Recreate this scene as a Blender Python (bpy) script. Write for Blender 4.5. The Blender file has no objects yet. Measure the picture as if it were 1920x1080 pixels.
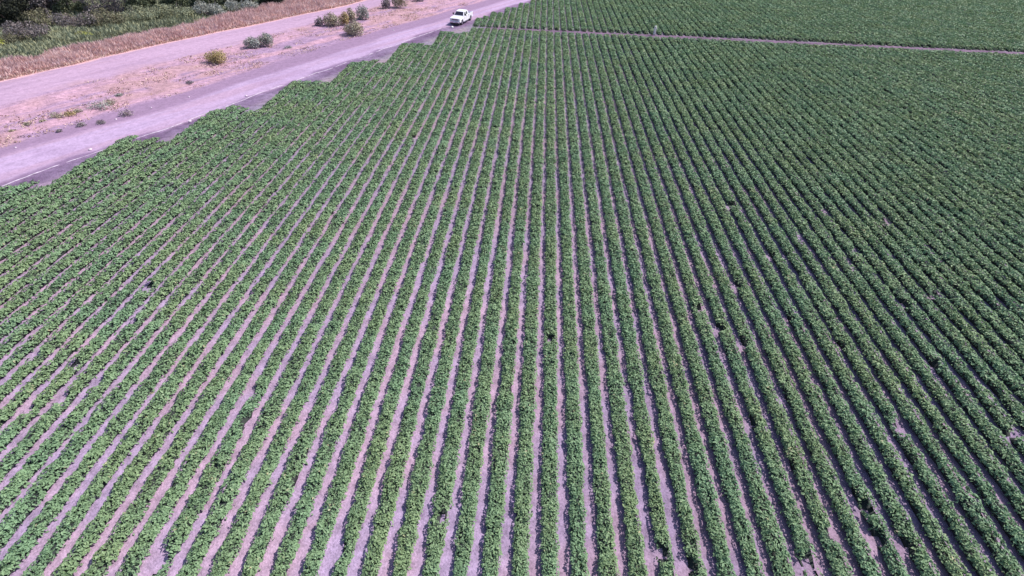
import bpy, math
import numpy as np
from mathutils import Matrix, Vector
R = math.radians
scene = bpy.context.scene
C = scene.collection
rng = np.random.default_rng(11)

# ------------------------------------------------------------------ camera
F, PITCH, ROLL, YAW = 980.0, 0.6809407058582804, -0.04028335858144307, 0.031464653807484186
CAM_H = 28.401
ROW = 1.52                       # bed spacing in metres
ROW0 = 0.10583817912528264 * CAM_H   # x of furrow 0
def cam_axes():
    c, s = math.cos(YAW), math.sin(YAW)
    right = Vector((c, s, 0)); fh = Vector((-s, c, 0)); dn = Vector((0, 0, -1))
    fwd = fh * math.cos(PITCH) + dn * math.sin(PITCH)
    down = -fh * math.sin(PITCH) + dn * math.cos(PITCH)
    cr, sr = math.cos(ROLL), math.sin(ROLL)
    return right * cr + down * sr, -right * sr + down * cr, fwd
RT, DN, FW = cam_axes()
cam_d = bpy.data.cameras.new("camera"); cam = bpy.data.objects.new("camera", cam_d); C.objects.link(cam)
cam_d.sensor_width = 36.0; cam_d.lens = F / 1920 * 36.0
cam_d.clip_start = 0.5; cam_d.clip_end = 6000
M = Matrix.Identity(4)
for i in range(3):
    M[i][0] = RT[i]; M[i][1] = -DN[i]; M[i][2] = -FW[i]
M[2][3] = CAM_H
cam.matrix_world = M
scene.camera = cam

# ------------------------------------------------------------------ light
SUN_AZ, SUN_EL = R(62), R(51)    # azimuth from +Y towards +X
w = bpy.data.worlds.new("World"); scene.world = w; w.use_nodes = True
nt = w.node_tree
sky = nt.nodes.new('ShaderNodeTexSky'); sky.sky_type = 'NISHITA'; sky.sun_disc = False
sky.sun_elevation = SUN_EL; sky.sun_rotation = SUN_AZ
bg = nt.nodes['Background']; bg.inputs[1].default_value = 0.115
nt.links.new(sky.outputs[0], bg.inputs[0])
sd = bpy.data.lights.new("sun", 'SUN'); sd.energy = 4.0; sd.angle = R(0.5); sd.color = (1.0, 0.965, 0.93)
so = bpy.data.objects.new("sun", sd); C.objects.link(so)
sv = Vector((math.sin(SUN_AZ) * math.cos(SUN_EL), math.cos(SUN_AZ) * math.cos(SUN_EL), math.sin(SUN_EL)))
so.rotation_euler = sv.to_track_quat('Z', 'Y').to_euler(); so.location = sv * 100
scene.view_settings.view_transform = 'Standard'; scene.view_settings.look = 'None'
scene.view_settings.exposure = 0.62; scene.view_settings.gamma = 1

# ------------------------------------------------------------------ helpers
def tag(o, label=None, cat=None, group=None, kind=None):
    if label: o['label'] = label
    if cat: o['category'] = cat
    if group: o['group'] = group
    if kind: o['kind'] = kind
    return o

def G(px, py):                    # ground point seen at a pixel of the 1920x1080 frame
    d = RT * (px - 960) + DN * (py - 540) + FW * F
    t = CAM_H / -d.z
    return np.array([d.x * t, d.y * t])

def P(x, y, z=0.0):               # pixel of world points (vectorised)
    x = np.asarray(x, float); y = np.asarray(y, float); z = np.asarray(z, float) - CAM_H
    u = x * RT.x + y * RT.y + z * RT.z; v = x * DN.x + y * DN.y + z * DN.z; f = x * FW.x + y * FW.y + z * FW.z
    f = np.where(f < 0.1, 0.1, f)
    return F * u / f + 960, F * v / f + 540

def _h(ix, iy, seed):
    n = (ix.astype(np.int64) * 374761393 + iy.astype(np.int64) * 668265263 + seed * 1442695041) & 0xffffffff
    n = ((n ^ (n >> 13)) * 1274126177) & 0xffffffff
    n = (n ^ (n >> 16)) & 0xffff
    return n / 65535.0
def vnoise(x, y, seed=0):
    x = np.asarray(x, float); y = np.asarray(y, float) + 0 * x; x = x + 0 * y
    ix = np.floor(x); iy = np.floor(y); fx = x - ix; fy = y - iy
    fx = fx * fx * (3 - 2 * fx); fy = fy * fy * (3 - 2 * fy)
    a = _h(ix, iy, seed); b = _h(ix + 1, iy, seed); c = _h(ix, iy + 1, seed); d = _h(ix + 1, iy + 1, seed)
    return (a * (1 - fx) + b * fx) * (1 - fy) + (c * (1 - fx) + d * fx) * fy
def fbm(x, y, seed=0, o=4):
    s = 0; a = 0.5; t = 0
    for i in range(o):
        s = s + a * vnoise(x * 2 ** i, y * 2 ** i, seed + i * 17); t += a; a *= 0.5
    return s / t
def smooth(a, b, x):
    t = np.clip((x - a) / (b - a), 0, 1); return t * t * (3 - 2 * t)

def mesh_obj(name, verts, tris=None, quads=None, mats=(), parent=None, tint=None, col=None, midx=None, smooth_shade=False, uv=None):
    me = bpy.data.meshes.new(name)
    verts = np.asarray(verts, np.float32).reshape(-1, 3)
    loops = []; starts = []; totals = []
    n0 = 0
    if tris is not None and len(tris):
        t = np.asarray(tris, np.int32).reshape(-1, 3); loops.append(t.ravel()); starts.append(np.arange(len(t)) * 3 + n0); totals.append(np.full(len(t), 3)); n0 += t.size
    if quads is not None and len(quads):
        q = np.asarray(quads, np.int32).reshape(-1, 4); loops.append(q.ravel()); starts.append(np.arange(len(q)) * 4 + n0); totals.append(np.full(len(q), 4)); n0 += q.size
    loops = np.concatenate(loops).astype(np.int32); starts = np.concatenate(starts).astype(np.int32); totals = np.concatenate(totals).astype(np.int32)
    me.vertices.add(len(verts)); me.vertices.foreach_set('co', verts.ravel())
    me.loops.add(len(loops)); me.loops.foreach_set('vertex_index', loops)
    me.polygons.add(len(starts)); me.polygons.foreach_set('loop_start', starts)
    try: me.polygons.foreach_set('loop_total', totals)
    except Exception: pass
    for m in mats: me.materials.append(m)
    if midx is not None: me.polygons.foreach_set('material_index', np.asarray(midx, np.int32))
    if smooth_shade: me.polygons.foreach_set('use_smooth', np.ones(len(starts), bool))
    if tint is not None:
        a = me.attributes.new('tint', 'FLOAT', 'POINT'); a.data.foreach_set('value', np.asarray(tint, np.float32))
    if col is not None:
        a = me.attributes.new('col', 'FLOAT_COLOR', 'POINT')
        c4 = np.ones((len(verts), 4), np.float32); c4[:, :3] = col; a.data.foreach_set('color', c4.ravel())
    me.update(calc_edges=True)
    o = bpy.data.objects.new(name, me); C.objects.link(o)
    if parent: o.parent = parent
    return o

def srgb(r, g, b):
    f = lambda v: (v / 255 / 12.92) if v / 255 <= 0.04045 else ((v / 255 + 0.055) / 1.055) ** 2.4
    return np.array([f(r), f(g), f(b)])

# ------------------------------------------------------------------ materials
def new_mat(name):
    m = bpy.data.materials.new(name); m.use_nodes = True
    return m, m.node_tree, m.node_tree.nodes['Principled BSDF']

def leaf_mat(name, ramp, patch_a, patch_b, patch_scale=0.22, rough=0.5, spec=0.3, trans=0.12, patch_amt=0.5):
    m, t, b = new_mat(name)
    at = t.nodes.new('ShaderNodeAttribute'); at.attribute_name = 'tint'
    cr = t.nodes.new('ShaderNodeValToRGB')
    els = cr.color_ramp.elements
    els[0].position = ramp[0][0]; els[0].color = (*ramp[0][1], 1)
    els[1].position = ramp[-1][0]; els[1].color = (*ramp[-1][1], 1)
    for p, c in ramp[1:-1]:
        e = els.new(p); e.color = (*c, 1)
    t.links.new(at.outputs['Fac'], cr.inputs[0])
    geo = t.nodes.new('ShaderNodeNewGeometry')
    n = t.nodes.new('ShaderNodeTexNoise'); n.inputs['Scale'].default_value = patch_scale; n.inputs['Detail'].default_value = 3
    t.links.new(geo.outputs['Position'], n.inputs['Vector'])
    pr = t.nodes.new('ShaderNodeValToRGB')
    pr.color_ramp.elements[0].position = 0.36; pr.color_ramp.elements[0].color = (*patch_a, 1)
    pr.color_ramp.elements[1].position = 0.64; pr.color_ramp.elements[1].color = (*patch_b, 1)
    t.links.new(n.outputs['Fac'], pr.inputs[0])
    mx = t.nodes.new('ShaderNodeMix'); mx.data_type = 'RGBA'; mx.blend_type = 'MULTIPLY'; mx.inputs['Factor'].default_value = patch_amt
    t.links.new(cr.outputs[0], mx.inputs['A']); t.links.new(pr.outputs[0], mx.inputs['B'])
    t.links.new(mx.outputs['Result'], b.inputs['Base Color'])
    b.inputs['Roughness'].default_value = rough; b.inputs['Specular IOR Level'].default_value = spec
    if trans > 0:
        tr = t.nodes.new('ShaderNodeBsdfTranslucent'); ms = t.nodes.new('ShaderNodeMixShader'); ms.inputs[0].default_value = trans
        t.links.new(mx.outputs['Result'], tr.inputs['Color'])
        t.links.new(b.outputs[0], ms.inputs[1]); t.links.new(tr.outputs[0], ms.inputs[2])
        t.links.new(ms.outputs[0], t.nodes['Material Output'].inputs['Surface'])
    return m

def soil_mat(name, amt=0.35, fine=14.0, bump=0.25):
    m, t, b = new_mat(name)
    at = t.nodes.new('ShaderNodeAttribute'); at.attribute_name = 'col'
    geo = t.nodes.new('ShaderNodeNewGeometry')
    n1 = t.nodes.new('ShaderNodeTexNoise'); n1.inputs['Scale'].default_value = fine; n1.inputs['Detail'].default_value = 5
    n2 = t.nodes.new('ShaderNodeTexNoise'); n2.inputs['Scale'].default_value = 1.3; n2.inputs['Detail'].default_value = 6
    for n in (n1, n2): t.links.new(geo.outputs['Position'], n.inputs['Vector'])
    ad = t.nodes.new('ShaderNodeMath'); ad.operation = 'ADD'
    t.links.new(n1.outputs['Fac'], ad.inputs[0]); t.links.new(n2.outputs['Fac'], ad.inputs[1])
    mr = t.nodes.new('ShaderNodeMapRange'); mr.inputs['From Min'].default_value = 0.7; mr.inputs['From Max'].default_value = 1.3
    mr.inputs['To Min'].default_value = 1 - amt; mr.inputs['To Max'].default_value = 1 + amt * 0.6
    t.links.new(ad.outputs[0], mr.inputs['Value'])
    mx = t.nodes.new('ShaderNodeVectorMath'); mx.operation = 'SCALE'
    t.links.new(at.outputs['Color'], mx.inputs[0]); t.links.new(mr.outputs[0], mx.inputs['Scale'])
    t.links.new(mx.outputs[0], b.inputs['Base Color'])
    bp = t.nodes.new('ShaderNodeBump'); bp.inputs['Strength'].default_value = bump; bp.inputs['Distance'].default_value = 0.08
    t.links.new(n1.outputs['Fac'], bp.inputs['Height']); t.links.new(bp.outputs[0], b.inputs['Normal'])
    b.inputs['Roughness'].default_value = 0.95; b.inputs['Specular IOR Level'].default_value = 0.1
    return m

def flat_mat(name, col, rough=0.6, metal=0.0, spec=0.4, noise=0.12, scale=6.0, coat=0.0):
    m, t, b = new_mat(name)
    geo = t.nodes.new('ShaderNodeTexCoord')
    n = t.nodes.new('ShaderNodeTexNoise'); n.inputs['Scale'].default_value = scale; n.inputs['Detail'].default_value = 4
    t.links.new(geo.outputs['Object'], n.inputs['Vector'])
    cr = t.nodes.new('ShaderNodeValToRGB')
    c = np.array(col)
    cr.color_ramp.elements[0].position = 0.3; cr.color_ramp.elements[0].color = (*(c * (1 - noise)), 1)
    cr.color_ramp.elements[1].position = 0.7; cr.color_ramp.elements[1].color = (*np.clip(c * (1 + noise), 0, 1), 1)
    t.links.new(n.outputs['Fac'], cr.inputs[0]); t.links.new(cr.outputs[0], b.inputs['Base Color'])
    b.inputs['Roughness'].default_value = rough; b.inputs['Metallic'].default_value = metal
    b.inputs['Specular IOR Level'].default_value = spec; b.inputs['Coat Weight'].default_value = coat
    return m

MAT_CROP = leaf_mat('crop_leaf',
    [(0.0, (0.100, 0.145, 0.096)), (0.35, (0.160, 0.250, 0.140)), (0.75, (0.218, 0.326, 0.180)), (0.93, (0.26, 0.35, 0.21)), (1.0, (0.40, 0.36, 0.24))],
    (0.95, 1.0, 1.0), (1.16, 1.03, 0.90), 0.20, rough=0.58, spec=0.28, trans=0.16, patch_amt=0.8)
MAT_BED = leaf_mat('crop_stems_shade', [(0, (0.030, 0.032, 0.034)), (1, (0.06, 0.07, 0.06))], (0.9, 1, 1.05), (1.1, 1, 0.9), 0.4, rough=0.9, spec=0.1, trans=0)  # stems of the mound, near-black to paint in shade on the bed flanks
MAT_SOIL = soil_mat('field_soil', 0.42, 9.0, 0.6)
MAT_ROAD = soil_mat('road_dirt', 0.20, 4.0, 0.25)
MAT_VERGE = soil_mat('verge_dirt', 0.38, 5.0, 0.6)

# ------------------------------------------------------------------ lines on the ground, as X(Y)
def line(pix, seed, amp=0.35, ext=True):
    pts = np.array([G(*p) for p in pix]); pts = pts[np.argsort(pts[:, 1])]
    y = pts[:, 1]; x = pts[:, 0]
    s0 = 0.42; s1 = 0.56
    y = np.concatenate([[y[0] - 60], y, [y[-1] + 300]]); x = np.concatenate([[x[0] - 60 * s0], x, [x[-1] + 300 * s1]])
    def f(Y):
        Y = np.asarray(Y, float)
        return np.interp(Y, y, x) + (fbm(Y * 0.25, Y * 0 + seed, seed, 3) - 0.5) * amp * 2
    return f
L0 = line([(0,351),(67,327),(103,314),(160,293),(233,268),(300,247),(352,227),(430,198),(502,170),(593,138),(667,112),(768,75),(827,54),(890,36),(950,17),(1000,2)], 3, 0.12)
L1 = line([(0,295),(167,243),(280,215),(380,183),(447,157),(563,123),(660,90),(727,67),(827,40),(893,18),(950,0)], 5, 0.35)
L2 = line([(0,280),(75,255),(250,200),(320,182),(430,148),(497,123),(600,92),(693,62),(777,40),(880,10),(925,-2)], 7, 0.5)
L3 = line([(0,200),(240,135),(400,95),(560,52),(700,14)], 9, 1.2)
L4 = line([(0,152),(120,125),(240,96),(360,70),(480,46),(560,28),(650,10),(690,-2)], 11, 0.25)
L5 = line([(0,132),(240,80),(400,44),(480,26),(560,4),(620,-12)], 13, 1.2)

c_field = srgb(142, 123, 149) ; c_field2 = srgb(151, 126, 145)
c_damp = srgb(108, 86, 113)
c_road = srgb(170, 145, 174); c_road2 = srgb(167, 138, 162)
c_should = srgb(139, 113, 138); c_verge = srgb(179, 141, 157); c_verge2 = srgb(155, 127, 153); c_orange = srgb(172, 136, 142)
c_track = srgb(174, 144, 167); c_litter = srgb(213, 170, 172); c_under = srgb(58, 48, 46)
def mixc(a, b, f):
    f = np.asarray(f)[..., None]; return a * (1 - f) + b * f
def ground_color(X, Y):
    n1 = fbm(X * 0.06, Y * 0.06, 31, 4); n2 = fbm(X * 0.35, Y * 0.35, 41, 4)
    # streaks that run along the road
    t = X * 0.875 - Y * 0.485; s = X * 0.485 + Y * 0.875
    st = fbm(t * 0.9, s * 0.045, 51, 3); st2 = fbm(t * 2.2, s * 0.1, 57, 3)
    d0 = X - L0(Y); d1 = X - L1(Y); d2 = X - L2(Y); d3 = X - L3(Y); d4 = X - L4(Y)
    field = mixc(c_field, c_field2, smooth(0.35, 0.65, n2)) * (0.90 + 0.25 * n1)[..., None]
    damp = mixc(c_damp, c_field, smooth(0.35, 0.75, n2) * 0.7)
    edge = smooth(2.2, 4.5, d0)
    dry = smooth(60, 15, Y) * smooth(12, -12, X)  # near-left soil painted paler as brighter exposure, not drier ground
    field = field * (1 + 0.30 * dry)[..., None] * mixc(np.array([1.0, 1, 1]), np.array([0.84, 0.96, 0.83]), smooth(30, 105, Y))  # soil greyed with distance, haze put into its colour
    col = mixc(damp, field, edge)
    wv = np.clip(d0 / np.minimum(L1(Y) - L0(Y), -0.5), 0, 1) + (fbm(Y * 0.05, Y * 0, 67, 2) - 0.5) * 0.08
    ruts = np.exp(-((wv - 0.34) / 0.07) ** 2) + np.exp(-((wv - 0.70) / 0.07) ** 2)
    road = mixc(c_road, c_road2, smooth(0.35, 0.7, st)) * (0.88 + 0.2 * st2 + 0.06 * ruts)[..., None]
    road = mixc(road, c_damp * 1.5, 0.22 * smooth(0.5, 0.75, fbm(X * 0.18, Y * 0.18, 69, 4)))
    nearhose = smooth(-1.0, -0.1, d0 + (fbm(X * 0.12, Y * 0.12, 71, 3) - 0.52) * 6)
    road = mixc(road, c_damp * 1.15, nearhose * 0.8)
    col = mixc(road, col, (d0 > 0) * 1.0)
    should = mixc(c_should, c_should * 1.12, st2)
    col = mixc(should, col, smooth(-0.7, 0.7, d1))
    vg = mixc(c_verge2, c_verge, smooth(0.3, 0.6, st)); vg = mixc(vg, c_orange, smooth(0.46, 0.64, n2 * 0.5 + n1 * 0.5) * 0.9)
    vg = vg * (0.86 + 0.28 * fbm(X * 0.9, Y * 0.9, 77, 3))[..., None]
    col = mixc(vg, col, smooth(-0.8, 0.5, d2))
    tr = mixc(c_track * 1.02, c_track * 0.88, smooth(0.3, 0.7, st)); tr = mixc(tr, c_verge2, 0.5 * smooth(0.45, 0.7, n1 * 0.5 + st2 * 0.5)); tr = mixc(tr, c_orange, smooth(0.62, 0.8, st2) * 0.3)
    col = mixc(tr, col, smooth(-2.5, 2.0, d3 + (n2 - 0.5) * 3))
    col = mixc(c_litter, col, smooth(0.2, 1.3, d4 + (n2 - 0.5) * 0.8))
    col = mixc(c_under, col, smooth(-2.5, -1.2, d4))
    return col

def ground_relief(X, Y):
    d0 = X - L0(Y); d2 = X - L2(Y); d3 = X - L3(Y)
    rough = smooth(0.5, -1.0, d2) * smooth(-1.5, 2.5, d3)
    return (fbm(X * 0.5, Y * 0.5, 91, 4) - 0.5) * (0.06 + 0.45 * rough) * smooth(0, -1.0, d0 + 0.4) + 0.05 * 1.0

def strip(name, fa, fb, Ys, nx, mat, relief=True, z0=0.0):
    Xa = fa(Ys); Xb = fb(Ys)
    t = np.linspace(0, 1, nx)
    X = Xa[:, None] * (1 - t) + Xb[:, None] * t; Y = np.repeat(Ys[:, None], nx, 1)
    Z = (ground_relief(X, Y) if relief else X * 0) + z0
    V = np.stack([X, Y, Z], -1).reshape(-1, 3)
    i = np.arange(len(Ys) - 1)[:, None] * nx + np.arange(nx - 1)
    q = np.stack([i, i + 1, i + 1 + nx, i + nx], -1).reshape(-1, 4)
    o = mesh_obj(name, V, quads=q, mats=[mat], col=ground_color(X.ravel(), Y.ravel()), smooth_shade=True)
    return tag(o, kind='structure')

# base sheet to the horizon
gx = np.array([-3000, -600, -200, 0, 200, 600, 3000.]); gy = np.array([-1500, -200, 0, 150, 400, 1500, 4000.])
GX, GY = np.meshgrid(gx, gy)
i = np.arange(6)[:, None] * 7 + np.arange(6)
tag(mesh_obj('ground', np.stack([GX, GY, GX * 0 - 0.35], -1), quads=np.stack([i, i + 1, i + 8, i + 7], -1).reshape(-1, 4), mats=[MAT_SOIL],
             col=np.tile(c_field * 0.9, (49, 1))), kind='structure')
YS = np.arange(-10, 330, 0.6)
off = lambda f, d: (lambda Y: f(Y) + d)
strip('road', L2, L0, YS, 26, MAT_ROAD)
strip('verge', L3, L2, YS, 44, MAT_VERGE)
strip('track', L4, L3, YS, 24, MAT_ROAD)
strip('riverbank', off(L4, -260), L4, np.arange(-10, 330, 2.0), 120, MAT_VERGE, relief=True)
# field soil: a sheet, fine near the camera
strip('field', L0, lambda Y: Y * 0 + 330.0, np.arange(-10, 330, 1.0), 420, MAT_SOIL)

# ------------------------------------------------------------------ crop rows
def row_warp(x, y):
    a = np.clip(x, -35, 35) / 50; b = (np.clip(y, 8, 150) - 60) / 50
    return -0.049 * b * b + 0.359 * a * a - 0.12 * a * b * b + 0.093 * a * a * b - 0.096 * a ** 3 + 0.021 * b ** 3
def row_x(k, y):
    x = ROW0 + ROW * k
    return ROW0 + ROW * (k + row_warp(x, y))

def leaf_fan(cen, nrm, L, Wd, dirs=None, fold=0.22):
    """rhombic, folded leaves: 4 verts, 2 tris each"""
    n = len(cen)
    nrm = nrm / np.linalg.norm(nrm, axis=1, keepdims=True)
    if dirs is None:
        a = rng.normal(size=(n, 3))
    else: a = dirs + rng.normal(size=(n, 3)) * 0.35
    t = a - nrm * (a * nrm).sum(1, keepdims=True); t /= np.linalg.norm(t, axis=1, keepdims=True) + 1e-9
    b = np.cross(nrm, t)
    L = np.broadcast_to(L, n)[:, None]; Wd = np.broadcast_to(Wd, n)[:, None]
    v0 = cen - t * L * 0.5; v2 = cen + t * L * 0.5 - nrm * L * 0.12
    v1 = cen + b * Wd * 0.5 + nrm * Wd * fold - t * L * 0.05; v3 = cen - b * Wd * 0.5 + nrm * Wd * fold - t * L * 0.05
    V = np.stack([v0, v1, v2, v3], 1).reshape(-1, 3)
    i = np.arange(n)[:, None] * 4
    T = np.concatenate([i + np.array([0, 1, 2]), i + np.array([0, 2, 3])], 1).reshape(-1, 3)
    return V, T

# bare or thin spots seen in the field (pixel, radius in m, side bias)
HOLES = [((298,1058),0.62),((632,1036),0.55),((468,798),0.5),((471,742),0.5),((123,753),0.4),((187,723),0.4),((560,905),0.3),((1515,1068),0.5),
 ((1690,1028),0.45),((1684,1045),0.3),((1692,866),0.5),((1528,724),0.5),((1567,652),0.45),((1347,622),0.4),((1353,668),0.4),((1390,650),0.45),((1472,602),0.4),
 ((1403,797),0.45),((1462,748),0.45),((1640,717),0.4),((1682,808),0.45),((1903,820),0.4),((1885,822),0.35),((1222,778),0.4),((1605,478),0.5),((1657,422),0.5),((1592,500),0.6),
 ((1546,405),0.5),((1440,483),0.5),((1850,735),0.5),((1742,690),0.45),((1620,960),0.4),((1590,930),0.35),((1700,960),0.45),((1840,1040),0.4),((1290,1068),0.4),((1240,1045),0.4),((280,545),0.5),
 ((255,610),0.3),((960,735),0.25),((830,975),0.3),((1030,640),0.3),((565,560),0.4),((470,560),0.4),((140,380),0.3),((1876,646),0.5),((1750,560),0.4),((1690,575),0.5),((1370,390),0.4),
 ((777,262),0.5),((1475,880),0.35),((1560,1010),0.35),((1640,1015),0.4),((60,775),0.3),((70,670),0.35),((145,690),0.3),((1500,455),0.5),((1380,540),0.4),((1310,585),0.35)]
HP = np.array([[*G(*p), r * 0.9] for p, r in HOLES])
# thinner patch where the beds are poorer (lower right)
def half_width(kc, x, y):
    base = np.interp(y, [10, 25, 50, 80, 120, 200], [0.46, 0.49, 0.52, 0.56, 0.59, 0.61])
    left = smooth(-8, -26, x) * smooth(30, 50, y)
    right = smooth(14, 40, x)
    base = base + 0.03 * left + 0.04 * right + 0.03 * smooth(40, 70, x)
    base = base + (fbm(y * 0.25, kc * 7.3, 5, 3) - 0.5) * 0.20 + (fbm(y * 1.6, kc * 3.1, 6, 3) - 0.5) * (0.20 + 0.12 * right)
    weak = smooth(0.60, 0.74, fbm(x * 0.12, y * 0.30, 8, 4)) * (0.08 + 0.12 * smooth(5, 20, x)) * (0.35 + 0.65 * smooth(48, 25, y))
    return np.clip(base - weak, 0.18, 0.74)

def hole_factor(x, y):
    f = np.ones_like(x)
    for hx, hy, r in HP:
        m = (np.abs(y - hy) < 4)
        if not m.any(): continue
        d2 = ((x[m] - hx) / r) ** 2 + ((y[m] - hy) / (r * 1.5)) ** 2
        f[m] *= smooth(0.45, 1.5, d2)
    return f

def build_row(k, y0, y1, label, group):
    kc = k + 0.5
    yy = np.arange(y0, y1, 1.0); xx = row_x(kc, yy)
    u, v = P(xx, yy)
    vis = (u > -60) & (u < 1980) & (v > -90) & (v < 1150)
    if vis.sum() < 3: return None
    ya, yb = max(y0, yy[vis][0] - 2), min(y1, yy[vis][-1] + 4)
    # --- stem mound under the leaves, its colour darkened for flank shade
    dist0 = math.hypot(math.hypot(float(xx[vis].mean()), float(yy[vis].mean())), CAM_H)
    step = 0.35 if yb < 60 else 0.5
    Y = np.arange(ya, yb + step, step); Y[-1] = yb
    X0 = row_x(kc, Y); hw = half_width(kc, X0, Y)
    hf = hole_factor(X0.copy(), Y)
    H = (0.38 + 0.11 * smooth(2, 22, X0) + 0.16 * (fbm(Y * 0.9, kc * 5.1, 12, 3) - 0.5)) * (0.8 + 0.2 * hf)
    ends = smooth(0.1, 1.1, Y - y0) * smooth(0.1, 1.1 + 1.4 * (k < -12), y1 - Y)
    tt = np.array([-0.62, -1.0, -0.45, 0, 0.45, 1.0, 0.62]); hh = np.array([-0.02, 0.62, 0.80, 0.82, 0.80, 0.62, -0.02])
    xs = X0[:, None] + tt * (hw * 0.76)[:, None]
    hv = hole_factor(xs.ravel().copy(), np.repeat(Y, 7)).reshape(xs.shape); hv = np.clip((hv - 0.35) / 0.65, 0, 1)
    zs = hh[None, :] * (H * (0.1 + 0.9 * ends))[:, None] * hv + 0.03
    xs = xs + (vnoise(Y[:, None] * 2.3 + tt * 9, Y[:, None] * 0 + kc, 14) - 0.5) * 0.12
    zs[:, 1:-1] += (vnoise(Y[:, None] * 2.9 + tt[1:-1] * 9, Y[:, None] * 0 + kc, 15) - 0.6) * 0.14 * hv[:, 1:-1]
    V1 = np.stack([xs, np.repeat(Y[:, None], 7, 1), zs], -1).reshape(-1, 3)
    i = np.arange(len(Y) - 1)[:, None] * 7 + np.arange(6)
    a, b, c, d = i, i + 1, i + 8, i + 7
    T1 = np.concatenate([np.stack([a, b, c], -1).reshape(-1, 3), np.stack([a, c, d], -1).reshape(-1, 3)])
    # --- leaves
    seg = np.arange(ya, yb, 0.5); sx = row_x(kc, seg)
    d = np.sqrt(sx ** 2 + seg ** 2 + CAM_H ** 2)
    Lseg = 0.18 * np.sqrt(d / 40)
    cover = 1.75 * np.interp(d, [30, 100, 220], [1.0, 0.9, 0.72])
    dens = cover * 1.15 / (Lseg ** 2 * 0.60 * 0.5)
    cnt = rng.poisson(dens * 0.5)
    n = int(cnt.sum()); idx = np.repeat(np.arange(len(seg)), cnt)
    y = np.minimum(seg[idx] + rng.random(n) * 0.5, yb)
    t = rng.uniform(-1, 1, n); t = np.sign(t) * np.abs(t) ** 0.88
    x0 = row_x(kc, y); hw = half_width(kc, x0, y)
    # plant clumps every ~0.4 m along two lines make the canopy lumpy
    cl = fbm(y * 2.4, t * 1.6 + kc * 4.7, 21, 2); vg = fbm(y * 0.8, kc * 6.3, 27, 2)
    edge = hw * (1.0 + 0.16 * (vg - 0.5) + 0.40 * (fbm(y * 3.0, kc + np.sign(t) * 50, 22, 2) - 0.5)) + rng.normal(0, 0.02, n)
    x = x0 + t * edge
    hf = hole_factor(x, y)
    prof = 1 - 0.36 * np.abs(t) ** 6
    Hn = 0.40 + 0.12 * smooth(2, 22, x0) + 0.26 * (cl - 0.35) + 0.22 * (vg - 0.5)
    z = 0.04 + prof * Hn * (0.55 + 0.45 * hf) + rng.normal(0, 0.025, n)
    under = rng.random(n) < 0.16
    z = np.where(under, z * rng.uniform(0.3, 0.9, n), z)
    keep = (rng.random(n) < hf) & (rng.random(n) < 0.55 + 1.1 * cl) & (y > y0) & (y < y1)
    ends = smooth(0, 1.0, y - y0) * smooth(0, 1.0 + 1.2 * (k < -12), y1 - y); z = z * (0.35 + 0.65 * ends); keep &= rng.random(n) < 0.35 + 0.65 * ends
    x, y, z, t, idx, cl, under = x[keep], y[keep], np.maximum(z[keep], 0.04), t[keep], idx[keep], cl[keep], under[keep]
    n = len(x)
    nr = rng.normal(size=(n, 3)) * 0.46
    nr[:, 2] += 1.0; nr[:, 0] += np.sign(t) * np.abs(t) ** 3 * 1.0
    L = Lseg[idx] * rng.uniform(0.6, 1.5, n) * (0.75 + 0.5 * cl)
    V2, T2 = leaf_fan(np.stack([x, y, z], 1), nr, L, L * 0.52)
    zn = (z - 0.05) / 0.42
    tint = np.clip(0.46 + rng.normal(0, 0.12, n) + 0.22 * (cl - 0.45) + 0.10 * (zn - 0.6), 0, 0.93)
    tint = np.clip(tint + 0.30 * (fbm(x0[keep] * 0.5 + kc, y * 0.5, 29, 3) - 0.5), 0, 0.93)
    sick = rng.random(n) < 0.008 + 0.10 * (fbm(x * 0.35, y * 0.35, 30, 2) > 0.80); tint[sick] = rng.uniform(0.93, 1.0, sick.sum())
    V = np.concatenate([V1, V2]); T = np.concatenate([T1, T2 + len(V1)])
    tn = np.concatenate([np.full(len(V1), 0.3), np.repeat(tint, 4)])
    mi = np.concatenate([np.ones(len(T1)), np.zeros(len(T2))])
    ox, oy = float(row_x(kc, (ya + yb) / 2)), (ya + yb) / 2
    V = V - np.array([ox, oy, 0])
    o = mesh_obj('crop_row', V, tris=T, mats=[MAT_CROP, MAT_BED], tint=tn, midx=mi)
    o.location = (ox, oy, 0)
    tag(o, label, 'crop row', group)
    return o

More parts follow.
